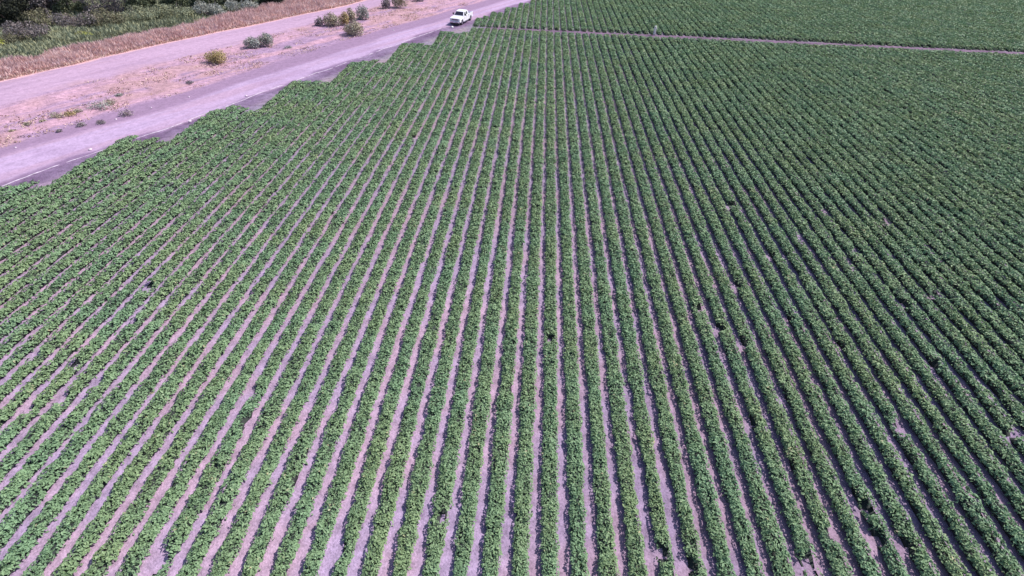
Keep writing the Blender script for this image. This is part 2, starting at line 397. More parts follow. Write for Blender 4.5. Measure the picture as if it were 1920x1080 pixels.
PATH_Y = 125.3
NEAR_END = {-44: 24.5, -40: 36.5, -36: 48.0, -32: 60.2, -28: 72.2, -24: 85.0, -20: 97.2, -16: 109.8, -12: 120.5}
ORD = 'first second third fourth fifth sixth seventh eighth ninth tenth'.split()
ONES = 'zero one two three four five six seven eight nine ten eleven twelve thirteen fourteen fifteen sixteen seventeen eighteen nineteen'.split()
TENS = '0 0 twenty thirty forty fifty sixty seventy eighty ninety'.split()
def words(n):
    if n < 20: return ONES[n]
    if n < 100: return TENS[n // 10] + ('-' + ONES[n % 10] if n % 10 else '')
    return 'one hundred' + (' and ' + words(n % 100) if n % 100 else '')
PK = 14                          # the row whose end the person stands at
def place(k):
    if k == PK: return 'level with the person'
    n = abs(k - PK); return words(n) + (' row' if n == 1 else ' rows') + (' right' if k > PK else ' left') + ' of the person'
nrow = 0
for k in range(-44, 100):
    g = None
    for si, (ks, ye) in enumerate(NEAR_END.items()):
        if ks - 4 <= k < ks: g = ye; step_i = si; in_i = k - (ks - 4)
    hwid = np.interp(ROW * k, [-15, 5, 40], [0.9, 1.2, 1.6])
    yend = min(g if g is not None else 999, PATH_Y - hwid + 0.6 * (vnoise(np.array([k * 1.3]), np.array([2.0]), 3)[0] - 0.5))
    if k < -12:
        yend += (vnoise(np.array([k * 2.3]), np.array([8.0]), 3)[0] - 0.5) * 2.2
        lab = 'green crop row ending beside the road, %s row from the left within the %s stair step of four' % (ORD[in_i], ORD[step_i])
        lab = 'crop row beside the dirt road, %s in the %s four-row step from the left border' % (ORD[in_i], ORD[step_i])
        grp = 'near rows ending at the dirt road'
    else:
        lab, grp = 'near green crop row ending at the cross path, ' + place(k), 'near rows ending at the cross path'
    if build_row(k, 3.0, yend, lab, grp): nrow += 1
for k in range(-12, 118):
    yend = 215.0
    if k < 8: yend = 133.6 + 2.9 * (2 * ((k + 12) // 2) + 0.5) + (vnoise(np.array([k * 2.3]), np.array([8.0]), 3)[0] - 0.5) * 2.0
    y0 = PATH_Y + np.interp(ROW * k, [-15, 5, 40], [0.9, 1.2, 1.6]) + 0.6 * (vnoise(np.array([k * 1.7]), np.array([5.0]), 3)[0] - 0.5)
    if build_row(k, y0, yend, 'far green crop row beyond the cross path, ' + place(k), 'far rows beyond the cross path'): nrow += 1
print('rows', nrow)

# the bare cross path: a sheet 4 mm over the field
px = np.arange(-26, 190, 0.4); py = np.linspace(-1.9, 2.1, 13)
PX, PY = np.meshgrid(px, py, indexing='ij')
PYw = PATH_Y + PY + (fbm(PX * 0.4, PY * 0 + 3, 61, 3) - 0.5) * 0.5
keepx = px > -15
PX, PYw = PX[keepx], PYw[keepx]
i = np.arange(PX.shape[0] - 1)[:, None] * 13 + np.arange(12)
pc = mixc(srgb(98, 80, 98), srgb(126, 102, 122), fbm(PX * 0.5, PYw * 0.5, 63, 4).ravel())
edgem = smooth(1.9, 1.1, np.abs(PY[keepx] - 0.1) + 0.5 * (fbm(PX * 0.9, PYw * 0.9, 64, 3) - 0.5)) * smooth(-14.5, -9.5, PX)
pc = mixc(ground_color(PX.ravel(), PYw.ravel()), pc, edgem.ravel())
tag(mesh_obj('path', np.stack([PX, PYw, PX * 0 + 0.056], -1), quads=np.stack([i, i + 1, i + 14, i + 13], -1).reshape(-1, 4)[:, ::-1], mats=[MAT_SOIL], col=pc), kind='structure')

# ------------------------------------------------------------------ irrigation hose along the field edge
def tube(pts, r, sides=6):
    pts = np.asarray(pts, float); n = len(pts)
    r = np.broadcast_to(r, n)
    d = np.gradient(pts, axis=0); d /= np.linalg.norm(d, axis=1, keepdims=True) + 1e-9
    up = np.where(np.abs(d[:, 2:3]) > 0.9, np.array([[1.0, 0, 0]]), np.array([[0, 0, 1.0]]))
    a = np.cross(d, up); a /= np.linalg.norm(a, axis=1, keepdims=True); b = np.cross(a, d)
    th = np.arange(sides) / sides * 2 * math.pi
    V = pts[:, None, :] + (a[:, None, :] * np.cos(th)[None, :, None] + b[:, None, :] * np.sin(th)[None, :, None]) * r[:, None, None]
    V = V.reshape(-1, 3)
    i = np.arange(n - 1)[:, None] * sides + np.arange(sides); j = np.arange(n - 1)[:, None] * sides + (np.arange(sides) + 1) % sides
    Q = np.stack([i, j, j + sides, i + sides], -1).reshape(-1, 4)
    caps = [[0, s, s + 1] for s in range(1, sides - 1)] + [[(n - 1) * sides, (n - 1) * sides + s + 1, (n - 1) * sides + s] for s in range(1, sides - 1)]
    return V, Q, np.array(caps)
def tube_obj(name, pts, r, mat, parent=None, sides=6):
    V, Q, T = tube(pts, r, sides)
    return mesh_obj(name, V, tris=T, quads=Q, mats=[mat], parent=parent, smooth_shade=True, tint=np.full(len(V), 0.5))
hy = np.arange(30, 124, 0.35)
hx = L0(hy) + 0.12 * np.sin(hy * 0.7)
hz = 0.035 + 0.11 * (vnoise(hy * 1.1, hy * 0, 71) - 0.45)
MAT_HOSE = flat_mat('hose_plastic', (0.50, 0.42, 0.50), 0.6, spec=0.2, noise=0.35, scale=2.0)
tag(tube_obj('irrigation_hose', np.stack([hx, hy, hz], 1), 0.05, MAT_HOSE), 'thin pale irrigation hose lying along the edge of the dirt road beside the crop field', 'hose')

# ------------------------------------------------------------------ stones and scraps
MAT_STONE = flat_mat('pale_clod', (0.62, 0.50, 0.58), 0.9, noise=0.25, scale=5)
def stone(px, py, s, lab, cat='stone', name='stone', mat=None, flat=0.5):
    x, y = G(px, py); nu, nv = 8, 6
    th = np.linspace(0, 2 * math.pi, nu, endpoint=False); ph = np.linspace(0.15, math.pi - 0.15, nv)
    TH, PH = np.meshgrid(th, ph); rr = s * rng.uniform(0.75, 1.2, TH.shape)
    V = np.stack([rr * np.sin(PH) * np.cos(TH), rr * np.sin(PH) * np.sin(TH) * 0.75, rr * np.cos(PH) * flat + s * flat * 0.55], -1).reshape(-1, 3)
    i = np.arange(nv - 1)[:, None] * nu + np.arange(nu); j = np.arange(nv - 1)[:, None] * nu + (np.arange(nu) + 1) % nu
    Q = np.stack([i, i + nu, j + nu, j], -1).reshape(-1, 4)
    T = [[0, s_, s_ + 1] for s_ in range(1, nu - 1)] + [[(nv - 1) * nu, (nv - 1) * nu + s_ + 1, (nv - 1) * nu + s_] for s_ in range(1, nu - 1)]
    o = mesh_obj(name, V, tris=np.array(T), quads=Q, mats=[mat or MAT_STONE]); o.location = (x, y, 0.05)
    o.rotation_euler = (0, 0, rng.uniform(0, 3))
    return o
for px_, py_, s, lab in [
    (170, 282, 0.38, 'flat pale clod on the road just outside the hose, nearest of the pale clods'),
    (218, 225, 0.26, 'small pale clod on the far shoulder of the road beside the purplish weed'),
    (357, 229, 0.42, 'pale clod on the dark soil between the hose and the crop rows'),
    (462, 181, 0.34, 'pale flat clod on the road close to the hose, halfway along'),
    (355, 183, 0.22, 'small pale clod on the far shoulder of the road below the yellowish bush'),
    (738, 58, 0.32, 'pale clod on the mauve road shoulder below the bush cluster, farthest from the field'),
    (284, 203, 0.24, 'small pale clod at the foot of the dry verge left of the yellowish bush'),
    (30, 278, 0.24, 'small pale clod on the far road shoulder at the left side of the view')]:
    tag(stone(px_, py_, s * 0.6, lab), lab, 'stone', 'pale clods along the road')
MAT_SCRAP = flat_mat('white_sack', (0.85, 0.82, 0.85), 0.7, noise=0.08)
tag(stone(848, 52.5, 0.34, '', name='sack', mat=MAT_SCRAP, flat=0.6), 'small crumpled white sack lying on the road edge in front of the pickup', 'sack')

# ------------------------------------------------------------------ bushes, weeds, reeds, trees
def tint_mat(name, dark, mid, light, amt=0.5, trans=0.1):
    return leaf_mat(name, [(0, dark), (0.5, mid), (1, light)], (0.9, 1.0, 1.1), (1.1, 1.0, 0.85), 0.8, rough=0.7, spec=0.15, trans=trans, patch_amt=amt)
M_OLIVE = tint_mat('leaf_olive', (0.18, 0.15, 0.125), (0.36, 0.31, 0.235), (0.52, 0.46, 0.36))
M_YELLOW = tint_mat('leaf_yellow', (0.20, 0.15, 0.08), (0.38, 0.29, 0.15), (0.54, 0.44, 0.24))
M_GREY = tint_mat('leaf_greygreen', (0.17, 0.165, 0.155), (0.32, 0.325, 0.295), (0.47, 0.47, 0.44))
M_PURPLE = tint_mat('leaf_mauve', (0.15, 0.12, 0.135), (0.28, 0.235, 0.25), (0.42, 0.36, 0.37))
M_BMAUVE = tint_mat('bank_mauve', (0.08, 0.062, 0.07), (0.18, 0.15, 0.155), (0.30, 0.26, 0.26))
M_BOLIVE = tint_mat('bank_olive', (0.07, 0.065, 0.045), (0.18, 0.165, 0.11), (0.32, 0.30, 0.19))
M_DARK = tint_mat('leaf_dark', (0.010, 0.012, 0.012), (0.030, 0.033, 0.026), (0.075, 0.080, 0.05))
M_GREEN = tint_mat('leaf_green', (0.04, 0.05, 0.035), (0.11, 0.125, 0.075), (0.22, 0.23, 0.14))
M_LIME = tint_mat('leaf_lime', (0.18, 0.19, 0.05), (0.36, 0.37, 0.10), (0.52, 0.52, 0.16))
M_REED = tint_mat('dry_reed', (0.40, 0.24, 0.245), (0.64, 0.42, 0.42), (0.85, 0.68, 0.65), 0.35, trans=0.3)
M_WEED = tint_mat('green_weed', (0.13, 0.14, 0.10), (0.28, 0.295, 0.20), (0.46, 0.46, 0.30), 0.6, trans=0.25)
M_DRY = tint_mat('dry_blade', (0.26, 0.16, 0.14), (0.46, 0.31, 0.28), (0.70, 0.52, 0.46), 0.3)
M_WOOD = flat_mat('bark', (0.10, 0.075, 0.075), 0.9, noise=0.3)
M_TWIG = flat_mat('pale_twig', (0.24, 0.19, 0.21), 0.9, noise=0.3)

def empty(name, x, y, label, cat, group=None):
    o = bpy.data.objects.new(name, None); C.objects.link(o); o.location = (x, y, 0.04); o.empty_display_size = 0.3
    return tag(o, label, cat, group)

def crown_leaves(lobes, n, L, mat, name, parent, spread=0.35, cull=0.5):
    """leaves through several lobes (x,y,z,rx,ry,rz)"""
    lobes = np.array(lobes, float); vol = lobes[:, 3] * lobes[:, 4] * lobes[:, 5]
    li = rng.choice(len(lobes), n, p=vol / vol.sum())
    d = rng.normal(size=(n, 3)); d /= np.linalg.norm(d, axis=1, keepdims=True)
    r = rng.uniform(0.25, 1.0, n) ** 0.5
    c = lobes[li, :3] + d * lobes[li, 3:6] * r[:, None]
    cn = fbm(c[:, 0] * 1.4 + 50 + c[:, 2], c[:, 1] * 1.4 + 9 - c[:, 2] * 1.3, 81, 3)
    keep = (cn > rng.uniform(0.25, 0.5, n)) & (c[:, 2] > 0.02)
    c, d, r, cn = c[keep], d[keep], r[keep], cn[keep]; m = len(c)
    nr = d * 0.9 + rng.normal(size=(m, 3)) * spread * 1.6 + np.array([0, 0, 0.35])
    LL = L * rng.uniform(0.6, 1.4, m)
    V, T = leaf_fan(c, nr, LL, LL * 0.6)
    tint = np.clip(0.5 + rng.normal(0, 0.2, m) + (cn - 0.5) * 0.5, 0, 1)
    return mesh_obj(name, V, tris=T, mats=[mat], parent=parent, tint=np.repeat(tint, 4))

def stems(n, rad, h, r0, mat, name, parent, lean=1.0):
    VV, QQ, TT = [], [], []; off = 0
    for i in range(n):
        a = rng.uniform(0, 2 * math.pi); e = rad * rng.uniform(0.2, 0.9) * lean; hh = h * rng.uniform(0.55, 0.95)
        s = np.linspace(0, 1, 5)[:, None]
        p = np.concatenate([np.cos(a) * e * s ** 0.8, np.sin(a) * e * s ** 0.8, hh * s], 1) + rng.normal(0, 0.02 * h, (5, 3)) * s
        V, Q, T = tube(p, r0 * (1 - 0.75 * s[:, 0]), 5); VV.append(V); QQ.append(Q + off); TT.append(T + off); off += len(V)
    V = np.concatenate(VV)
    return mesh_obj(name, V, tris=np.concatenate(TT), quads=np.concatenate(QQ), mats=[mat], parent=parent, smooth_shade=True)

def bush(px, py, wpx, hpx, mat, label, name='bush', cat='bush', group='bushes on the dry verge', n=900, leaf=0.2):
    x, y = G(px, py)
    d = math.sqrt(x * x + y * y + CAM_H ** 2); s = F / d
    wd = wpx / s * 0.88; h = max(0.22, ((hpx / s) - wd * 0.22) * 0.85)
    y += wd * 0.22
    o = empty(name, x, y, label, cat, group)
    lobes = []
    m = 5 if wd < 1.5 else 7
    for i in range(m):
        a = i / m * 6.28 + rng.uniform(0, 1); e = wd * 0.24
        lobes.append((math.cos(a) * e, math.sin(a) * e * 0.8, h * rng.uniform(0.30, 0.52), wd * 0.27, wd * 0.25, h * rng.uniform(0.36, 0.5)))
    lobes.append((0, 0, h * 0.55, wd * 0.26, wd * 0.24, h * 0.48))
    crown_leaves(lobes, int(n * 1.9), leaf * 1.1, mat, 'foliage', o)
    stems(7, wd * 0.32, h * 0.9, 0.022, M_TWIG, 'stems', o)
    return o
BUSHES = [
 (403, 120, 40, 30, M_YELLOW, 'rounded yellowish olive bush alone on the pink verge above the road', 1300, 0.2),
 (470, 92, 30, 26, M_GREY, 'left half of the pair of low grey green bushes on the pale dirt', 1000, 0.2),
 (497, 88, 30, 30, M_GREY, 'right and taller of the pair of low grey green bushes on the pale dirt', 1100, 0.2),
 (598, 50, 18, 20, M_PURPLE, 'small mauve grey bush at the left end of the verge bush cluster', 600, 0.2),
 (622, 51, 34, 32, M_OLIVE, 'broad olive bush second from the left in the verge bush cluster', 1300, 0.22),
 (645, 48, 22, 28, M_YELLOW, 'yellowish dry bush in the middle of the verge bush cluster', 700, 0.22),
 (657, 42, 22, 30, M_OLIVE, 'olive bush behind the yellowish one in the verge bush cluster', 800, 0.22),
 (679, 38, 26, 34, M_GREY, 'grey green bush at the upper right of the verge bush cluster', 1000, 0.22),
 (663, 68, 42, 34, M_OLIVE, 'large rounded olive bush at the front of the verge bush cluster nearest the road', 1700, 0.22),
 (723, 17, 18, 22, M_PURPLE, 'small mauve bush left of the tall one at the top edge of the view', 600, 0.24),
 (747, 16, 36, 40, M_OLIVE, 'tall olive bush at the top edge of the view above the road shoulder', 1400, 0.24),
 (785, 4, 26, 18, M_PURPLE, 'low mauve bush at the top edge of the view nearest the pickup', 500, 0.24)]
for px_, py_, wp, hp, mt, lab, n, lf in BUSHES: bush(px_, py_, wp, hp, mt, lab, n=n, leaf=lf)
WEEDS = [
 (105, 223, 24, 13, M_OLIVE, 'low olive weed clump left of the largest weed on the verge'), (128, 218, 22, 10, M_YELLOW, 'low yellowish weed clump between the olive clumps on the verge'),
 (145, 213, 16, 10, M_OLIVE, 'small olive weed clump touching the left of the largest verge weed'), (182, 208, 42, 22, M_GREY, 'largest grey green weed clump on the verge, low and spreading'),
 (205, 198, 24, 14, M_OLIVE, 'brownish weed clump at the upper right of the largest verge weed'), (235, 219, 26, 15, M_PURPLE, 'purplish weed clump at the edge of the road shoulder'),
 (150, 239, 18, 10, M_PURPLE, 'sparse mauve weed on the road shoulder below the olive clumps'), (187, 234, 18, 10, M_PURPLE, 'sparse mauve weed on the road shoulder left of the purplish clump'),
 (110, 249, 10, 7, M_PURPLE, 'tiny dark weed alone on the road shoulder'), (80, 230, 11, 6, M_OLIVE, 'tiny olive weed on the pale orange verge, right of three'),
 (50, 236, 12, 7, M_OLIVE, 'tiny olive weed on the pale orange verge, middle of three'), (22, 249, 12, 6, M_OLIVE, 'tiny olive weed on the pale orange verge, left of three'),
 (222, 182, 16, 8, M_GREY, 'thin grey weed above the purplish clump on the verge'), (355, 158, 16, 8, M_PURPLE, 'faint mauve weed below the yellowish bush'),
 (540, 92, 16, 8, M_GREY, 'thin grey weed on the verge between the bush pair and the bush cluster')]
for px_, py_, wp, hp, mt, lab in WEEDS: bush(px_, py_, wp, hp, mt, lab, name='weed', cat='weed', group='weeds on the dry verge', n=int(40 + wp * 6), leaf=0.15)

def blades(name, n, sampler, hmin, hmax, wd, mat, label, lean=0.25, tint_fn=None, cat='grass'):
    x, y, hs = sampler(n); n = len(x)
    h = rng.uniform(hmin, hmax, n) * hs
    a = rng.uniform(0, 2 * math.pi, n); w2 = wd * rng.uniform(0.6, 1.4, n) / 2
    dx, dy = np.cos(a) * w2, np.sin(a) * w2
    lx, ly = rng.normal(0, lean, n) * h, rng.normal(0, lean, n) * h
    z0 = np.full(n, 0.02)
    V = np.stack([np.stack([x - dx, y - dy, z0], 1), np.stack([x + dx, y + dy, z0], 1),
                  np.stack([x + lx * 0.4 + dx * 1.3, y + ly * 0.4 + dy * 1.3, h * 0.65], 1), np.stack([x + lx, y + ly, h], 1), np.stack([x + lx * 0.4 - dx * 1.3, y + ly * 0.4 - dy * 1.3, h * 0.65], 1)], 1).reshape(-1, 3)
    i = np.arange(n)[:, None] * 5
    T = np.concatenate([i + np.array([0, 1, 2]), i + np.array([0, 2, 4]), i + np.array([4, 2, 3])], 1).reshape(-1, 3)
    tn = np.clip((tint_fn(x, y) if tint_fn else 0.5) + rng.normal(0, 0.2, n), 0, 1)
    o = mesh_obj(name, V, tris=T, mats=[mat], tint=np.repeat(tn, 5))
    return tag(o, label, cat, kind='stuff')

def band(fa, fb, y0, y1, dens=None):
    def s(n):
        y = rng.uniform(y0, y1, n); t = rng.random(n)
        x = fa(y) * (1 - t) + fb(y) * t
        u, v = P(x, y, 1.0); ok = (u > -250) & (v > -90) & (u < 1000)
        f = fbm(x * 0.35, y * 0.35, 33, 3); ok &= rng.random(n) < 0.25 + 1.2 * f
        x, y, f, t = x[ok], y[ok], f[ok], t[ok]
        return x, y, (0.6 + 0.75 * f) * (0.55 + 0.45 * smooth(1.0, 0.75, t))
    return s
blades('dry_reeds', 80000, band(off(L5, -1.0), off(L4, -0.2), 62, 175), 0.7, 1.6, 0.10, M_REED,
       'band of rust brown dry reeds along the edge of the upper dirt track', 0.16, lambda x, y: 0.25 + 0.5 * fbm(x * 0.2, y * 0.2, 3, 3) + 0.12 * smooth(-3, 0, x - L4(y)), cat='reeds')
blades('dry_stubble', 9000, band(off(L4, -0.8), off(L4, 0.35), 62, 175), 0.15, 0.6, 0.09, M_DRY, 'fringe of pale straw at the foot of the brown reeds', 0.5, lambda x, y: 0.75 + 0 * x)
blades('green_weeds', 150000, band(off(L5, -40.0), off(L5, 0.5), 60, 210), 0.35, 1.25, 0.16, M_WEED,
       'tangled grey green weeds behind the band of dry reeds', 0.3, lambda x, y: 0.1 + 0.75 * fbm(x * 0.18, y * 0.18, 13, 4), cat='weeds')
def verge_s(n):
    y = rng.uniform(44, 172, n); t = rng.random(n); x = L3(y) * (1 - t) + L2(y) * t
    f = fbm(x * 0.3, y * 0.3, 35, 4); ok = rng.random(n) < smooth(0.45, 0.62, f)
    return x[ok], y[ok], 0.6 + f[ok]
blades('dry_grass', 26000, verge_s, 0.05, 0.22, 0.10, M_DRY, 'sparse pale dry grass scattered over the pink verge between the road and the upper track', 0.9, lambda x, y: 0.3 + 0.5 * fbm(x, y, 4, 2))
print('stuff done')

def brush(px, py, wpx, h, mat, label, name='shrub', cat='shrub', group='shrubs among the weeds of the riverbank', n=1500, leaf=0.28, twig=None):
    x, y = G(px, py); d = math.sqrt(x * x + y * y + CAM_H ** 2); wd = wpx / (F / d)
    o = empty(name, x, y, label, cat, group)
    lobes = []
    for i in range(7):
        a = i / 7 * 6.28 + rng.uniform(0, 1); e = wd * rng.uniform(0.18, 0.32)
        lobes.append((math.cos(a) * e, math.sin(a) * e * 0.8, h * rng.uniform(0.3, 0.7), wd * rng.uniform(0.14, 0.24), wd * 0.2, h * rng.uniform(0.25, 0.4)))
    crown_leaves(lobes, n, leaf, mat, 'foliage', o, 0.5)
    stems(14, wd * 0.45, h * 1.15, 0.05, twig or M_TWIG, 'branches', o)
    return o
for a in [
 (162, 72, 24, 1.5, M_LIME, 'bright yellow green shrub in the weeds behind the dry reeds', 900, 0.24),
 (0, 92, 24, 1.8, M_LIME, 'yellow green shrub at the left border behind the dry reeds', 800, 0.24),
 (62, 74, 62, 3.2, M_BMAUVE, 'pale mauve dead brush beside the dark hollow at the left', 3200, 0.28),
 (22, 84, 36, 2.0, M_BOLIVE, 'low olive shrub below the dark hollow at the left border', 1200, 0.26),
 (104, 52, 64, 3.4, M_BOLIVE, 'olive shrub with reddish twigs behind the mauve dead brush', 3200, 0.28),
 (152, 54, 64, 3.0, M_BMAUVE, 'greyish mauve shrub behind the bright yellow green one', 3000, 0.28),
 (208, 48, 64, 3.0, M_BOLIVE, 'grey olive shrub below the pale bare trunks', 3000, 0.28),
 (264, 42, 64, 3.0, M_WEED, 'grey green shrub between the pale trunks and the leafy green trees', 3000, 0.28),
 (330, 34, 64, 3.0, M_WEED, 'grey green shrub under the leafy green trees', 3000, 0.28),
 (395, 30, 56, 2.8, M_GREY, 'silvery grey shrub above the long run of brown reeds', 2600, 0.28),
 (452, 24, 60, 2.8, M_GREY, 'silvery grey shrub beside the darkest gap above the brown reeds', 2600, 0.28)]:
    brush(a[0], a[1], a[2], a[3], a[4], a[5], n=a[6], leaf=a[7])

def tree(px, py, h, rad, mat, label, n=5200, leaf=0.34, low=0.25, wood=None):
    x, y = G(px, py)
    o = empty('tree', x, y, label, 'tree', 'trees along the riverbank')
    wood = wood or M_WOOD
    p = np.array([[0, 0, 0], [0.1, 0.05, h * 0.2], [-0.1, 0.15, h * 0.45], [0.1, 0, h * 0.75]]) + rng.normal(0, 0.08, (4, 3))
    tr = tube_obj('trunk', p, np.array([0.28, 0.2, 0.14, 0.06]) * h / 7, wood, o, 8)
    VV, QQ, TT = [], [], []; of = 0; lobes = []
    for i in range(11):
        t0 = rng.uniform(0.15, 0.75); a = i * 2.4 + rng.uniform(-.4, .4); e = rad * rng.uniform(0.45, 0.85)
        z0 = h * t0; z1 = z0 + h * rng.uniform(0.0, 0.25)
        s = np.linspace(0, 1, 5)[:, None]
        q = np.concatenate([np.cos(a) * e * s, np.sin(a) * e * s, z0 + (z1 - z0) * s ** 0.7], 1) + rng.normal(0, 0.12, (5, 3)) * s
        V, Q, T = tube(q, 0.085 * (1 - 0.8 * s[:, 0]) * h / 7, 5); VV.append(V); QQ.append(Q + of); TT.append(T + of); of += len(V)
        lobes.append((*q[-1][:2], max(z1, h * low), rad * rng.uniform(0.28, 0.45), rad * rng.uniform(0.28, 0.45), h * rng.uniform(0.10, 0.19)))
    mesh_obj('limb', np.concatenate(VV), tris=np.concatenate(TT), quads=np.concatenate(QQ), mats=[wood], parent=tr, smooth_shade=True)
    lobes.append((0, 0, h * 0.85, rad * 0.4, rad * 0.4, h * 0.15))
    for i in range(8):
        a = i * 0.785 + rng.uniform(-.3, .3); e = rad * rng.uniform(0.35, 0.8)
        lobes.append((math.cos(a) * e, math.sin(a) * e, h * rng.uniform(0.12, 0.32), rad * rng.uniform(0.3, 0.42), rad * rng.uniform(0.3, 0.42), h * rng.uniform(0.12, 0.2)))
    crown_leaves(lobes, int(n * 1.5), leaf, mat, 'crown', o, 0.6)
    return o
TREES = [
 (-60, 55, 7.5, 4.2, M_DARK, 'very dark tree filling the top left corner, its foot just off the left border', 6500),
 (16, 54, 7.5, 4.4, M_DARK, 'very dark tree over the hollow at the top left corner', 6500),
 (52, 34, 8.0, 4.0, M_DARK, 'dark tree behind the hollow, second row at the top left', 5000),
 (90, 34, 6.5, 3.2, M_BMAUVE, 'half bare mauve tree above the mauve dead brush', 2600),
 (135, 30, 6.5, 3.2, M_GREEN, 'dark green tree above the olive shrub with reddish twigs', 4200),
 (184, 30, 6.0, 2.8, M_BMAUVE, 'pale bare trunked tree above the grey olive shrub', 1500),
 (222, 27, 6.0, 2.8, M_BMAUVE, 'pale bare trunked tree right of its similar neighbour at the top edge', 1500),
 (272, 24, 6.5, 3.4, M_GREEN, 'leafy green tree with a dark trunk at the top edge, left of the green trees', 4600),
 (330, 20, 6.5, 3.4, M_GREEN, 'leafy green tree at the top edge, between the other green ones', 4600),
 (390, 14, 6.5, 3.4, M_GREEN, 'leafy green tree at the top edge above the silvery shrub', 4600),
 (452, 10, 6.5, 3.2, M_DARK, 'dark tree at the top edge above the second silvery shrub', 4600),
 (510, 12, 6.0, 3.2, M_DARK, 'darkest tree at the top edge above the brown reeds', 5200),
 (562, -4, 6.0, 3.4, M_DARK, 'dark tree at the top edge, last of the row toward the pickup', 4800)]
for t_ in TREES: tree(t_[0], t_[1], t_[2], t_[3], t_[4], t_[5], n=t_[6], wood=(M_TWIG if t_[4] is M_BMAUVE else M_WOOD))

# ------------------------------------------------------------------ pickup truck
import bmesh
def bm_obj(name, bm, mat, parent, bevel=0.0, smooth_shade=False):
    me = bpy.data.meshes.new(name); bmesh.ops.recalc_face_normals(bm, faces=bm.faces); bm.to_mesh(me); bm.free()
    me.materials.append(mat)
    if smooth_shade:
        for p_ in me.polygons: p_.use_smooth = True
    o = bpy.data.objects.new(name, me); C.objects.link(o); o.parent = parent
    if bevel:
        b = o.modifiers.new('bevel', 'BEVEL'); b.width = bevel; b.segments = 2; b.limit_method = 'ANGLE'; b.angle_limit = R(35)
    return o
def box(bm, x0, x1, y0, y1, z0, z1):
    v = [bm.verts.new(p_) for p_ in [(x0,y0,z0),(x1,y0,z0),(x1,y1,z0),(x0,y1,z0),(x0,y0,z1),(x1,y0,z1),(x1,y1,z1),(x0,y1,z1)]]
    for f in [(0,3,2,1),(4,5,6,7),(0,1,5,4),(1,2,6,5),(2,3,7,6),(3,0,4,7)]: bm.faces.new([v[i] for i in f])
def prism(bm, prof, ya, yb, inset=None):
    """profile in (x,z), extruded in y; inset(z) narrows with height"""
    ins = inset or (lambda x, z: 0)
    A = [bm.verts.new((x, ya + ins(x, z), z)) for x, z in prof]; B = [bm.verts.new((x, yb - ins(x, z), z)) for x, z in prof]
    n = len(prof)
    bm.faces.new(A); bm.faces.new(B[::-1])
    for i in range(n): bm.faces.new([A[i], B[i], B[(i + 1) % n], A[(i + 1) % n]])
def cyl(bm, x, y0, y1, z, r, n=24):
    A = [bm.verts.new((x + r * math.cos(i / n * 6.28318), y0, z + r * math.sin(i / n * 6.28318))) for i in range(n)]
    B = [bm.verts.new((x + r * math.cos(i / n * 6.28318), y1, z + r * math.sin(i / n * 6.28318))) for i in range(n)]
    bm.faces.new(A); bm.faces.new(B[::-1])
    for i in range(n): bm.faces.new([A[i], B[i], B[(i + 1) % n], A[(i + 1) % n]])
PAINT = flat_mat('white_paint', (0.84, 0.78, 0.86), 0.3, spec=0.5, noise=0.03, coat=0.5)
GLASS = flat_mat('dark_glass', (0.03, 0.025, 0.045), 0.08, spec=0.6, noise=0.1)
CHROME = flat_mat('chrome', (0.55, 0.53, 0.60), 0.22, metal=0.9, noise=0.1)
BLACK = flat_mat('black_plastic', (0.02, 0.018, 0.024), 0.6, noise=0.2)
TYRE = flat_mat('tyre_rubber', (0.025, 0.022, 0.026), 0.85, noise=0.2)
LAMP = flat_mat('lamp_glass', (0.62, 0.62, 0.68), 0.1, spec=0.6, noise=0.1)
REDL = flat_mat('tail_lamp_red', (0.4, 0.02, 0.02), 0.2, noise=0.1)
# local frame: x forward (front at +), y left; origin on the ground under the middle
a = G(842, 56); b = G(980, 6); dr = (a - b) / np.linalg.norm(a - b)
fr = G(857, 47)
T = bpy.data.objects.new('pickup_truck', None); C.objects.link(T)
tag(T, 'white crew cab pickup truck on the dirt road facing the camera', 'pickup truck')
LEN = 6.0
dr = np.array([math.sin(R(-16)), -math.cos(R(-16))]); TS = 1.26
fr = G(853, 48.5)
T.location = (fr[0] - dr[0] * LEN / 2 * TS, fr[1] - dr[1] * LEN / 2 * TS, 0.06)
T.rotation_euler = (0, 0, math.atan2(dr[1], dr[0])); T.scale = (TS, TS, TS)
hl = LEN / 2; W2 = 1.0
def arch(prof_x, r, zc=0.42, n=7):
    return [(prof_x + r * math.cos(t), zc + r * math.sin(t)) for t in np.linspace(math.pi, 0, n)]
# lower body: front clip, doors, one shell with wheel arches
bm = bmesh.new()
prof = [(hl - 0.04, 0.55), (hl, 0.75), (hl - 0.02, 1.12), (hl - 0.18, 1.20), (1.22, 1.28), (1.20, 1.30), (-1.02, 1.30), (-1.02, 0.46)] + [(1.46, 0.46)] + [(x, z) for x, z in arch(1.95, 0.47, 0.46)] + [(2.46, 0.52)]
prism(bm, prof, -W2, W2, lambda x, z: 0.05 * max(0, z - 0.9) + (0.06 if x > 2.7 else 0))
body = bm_obj('body', bm, PAINT, T, 0.04)
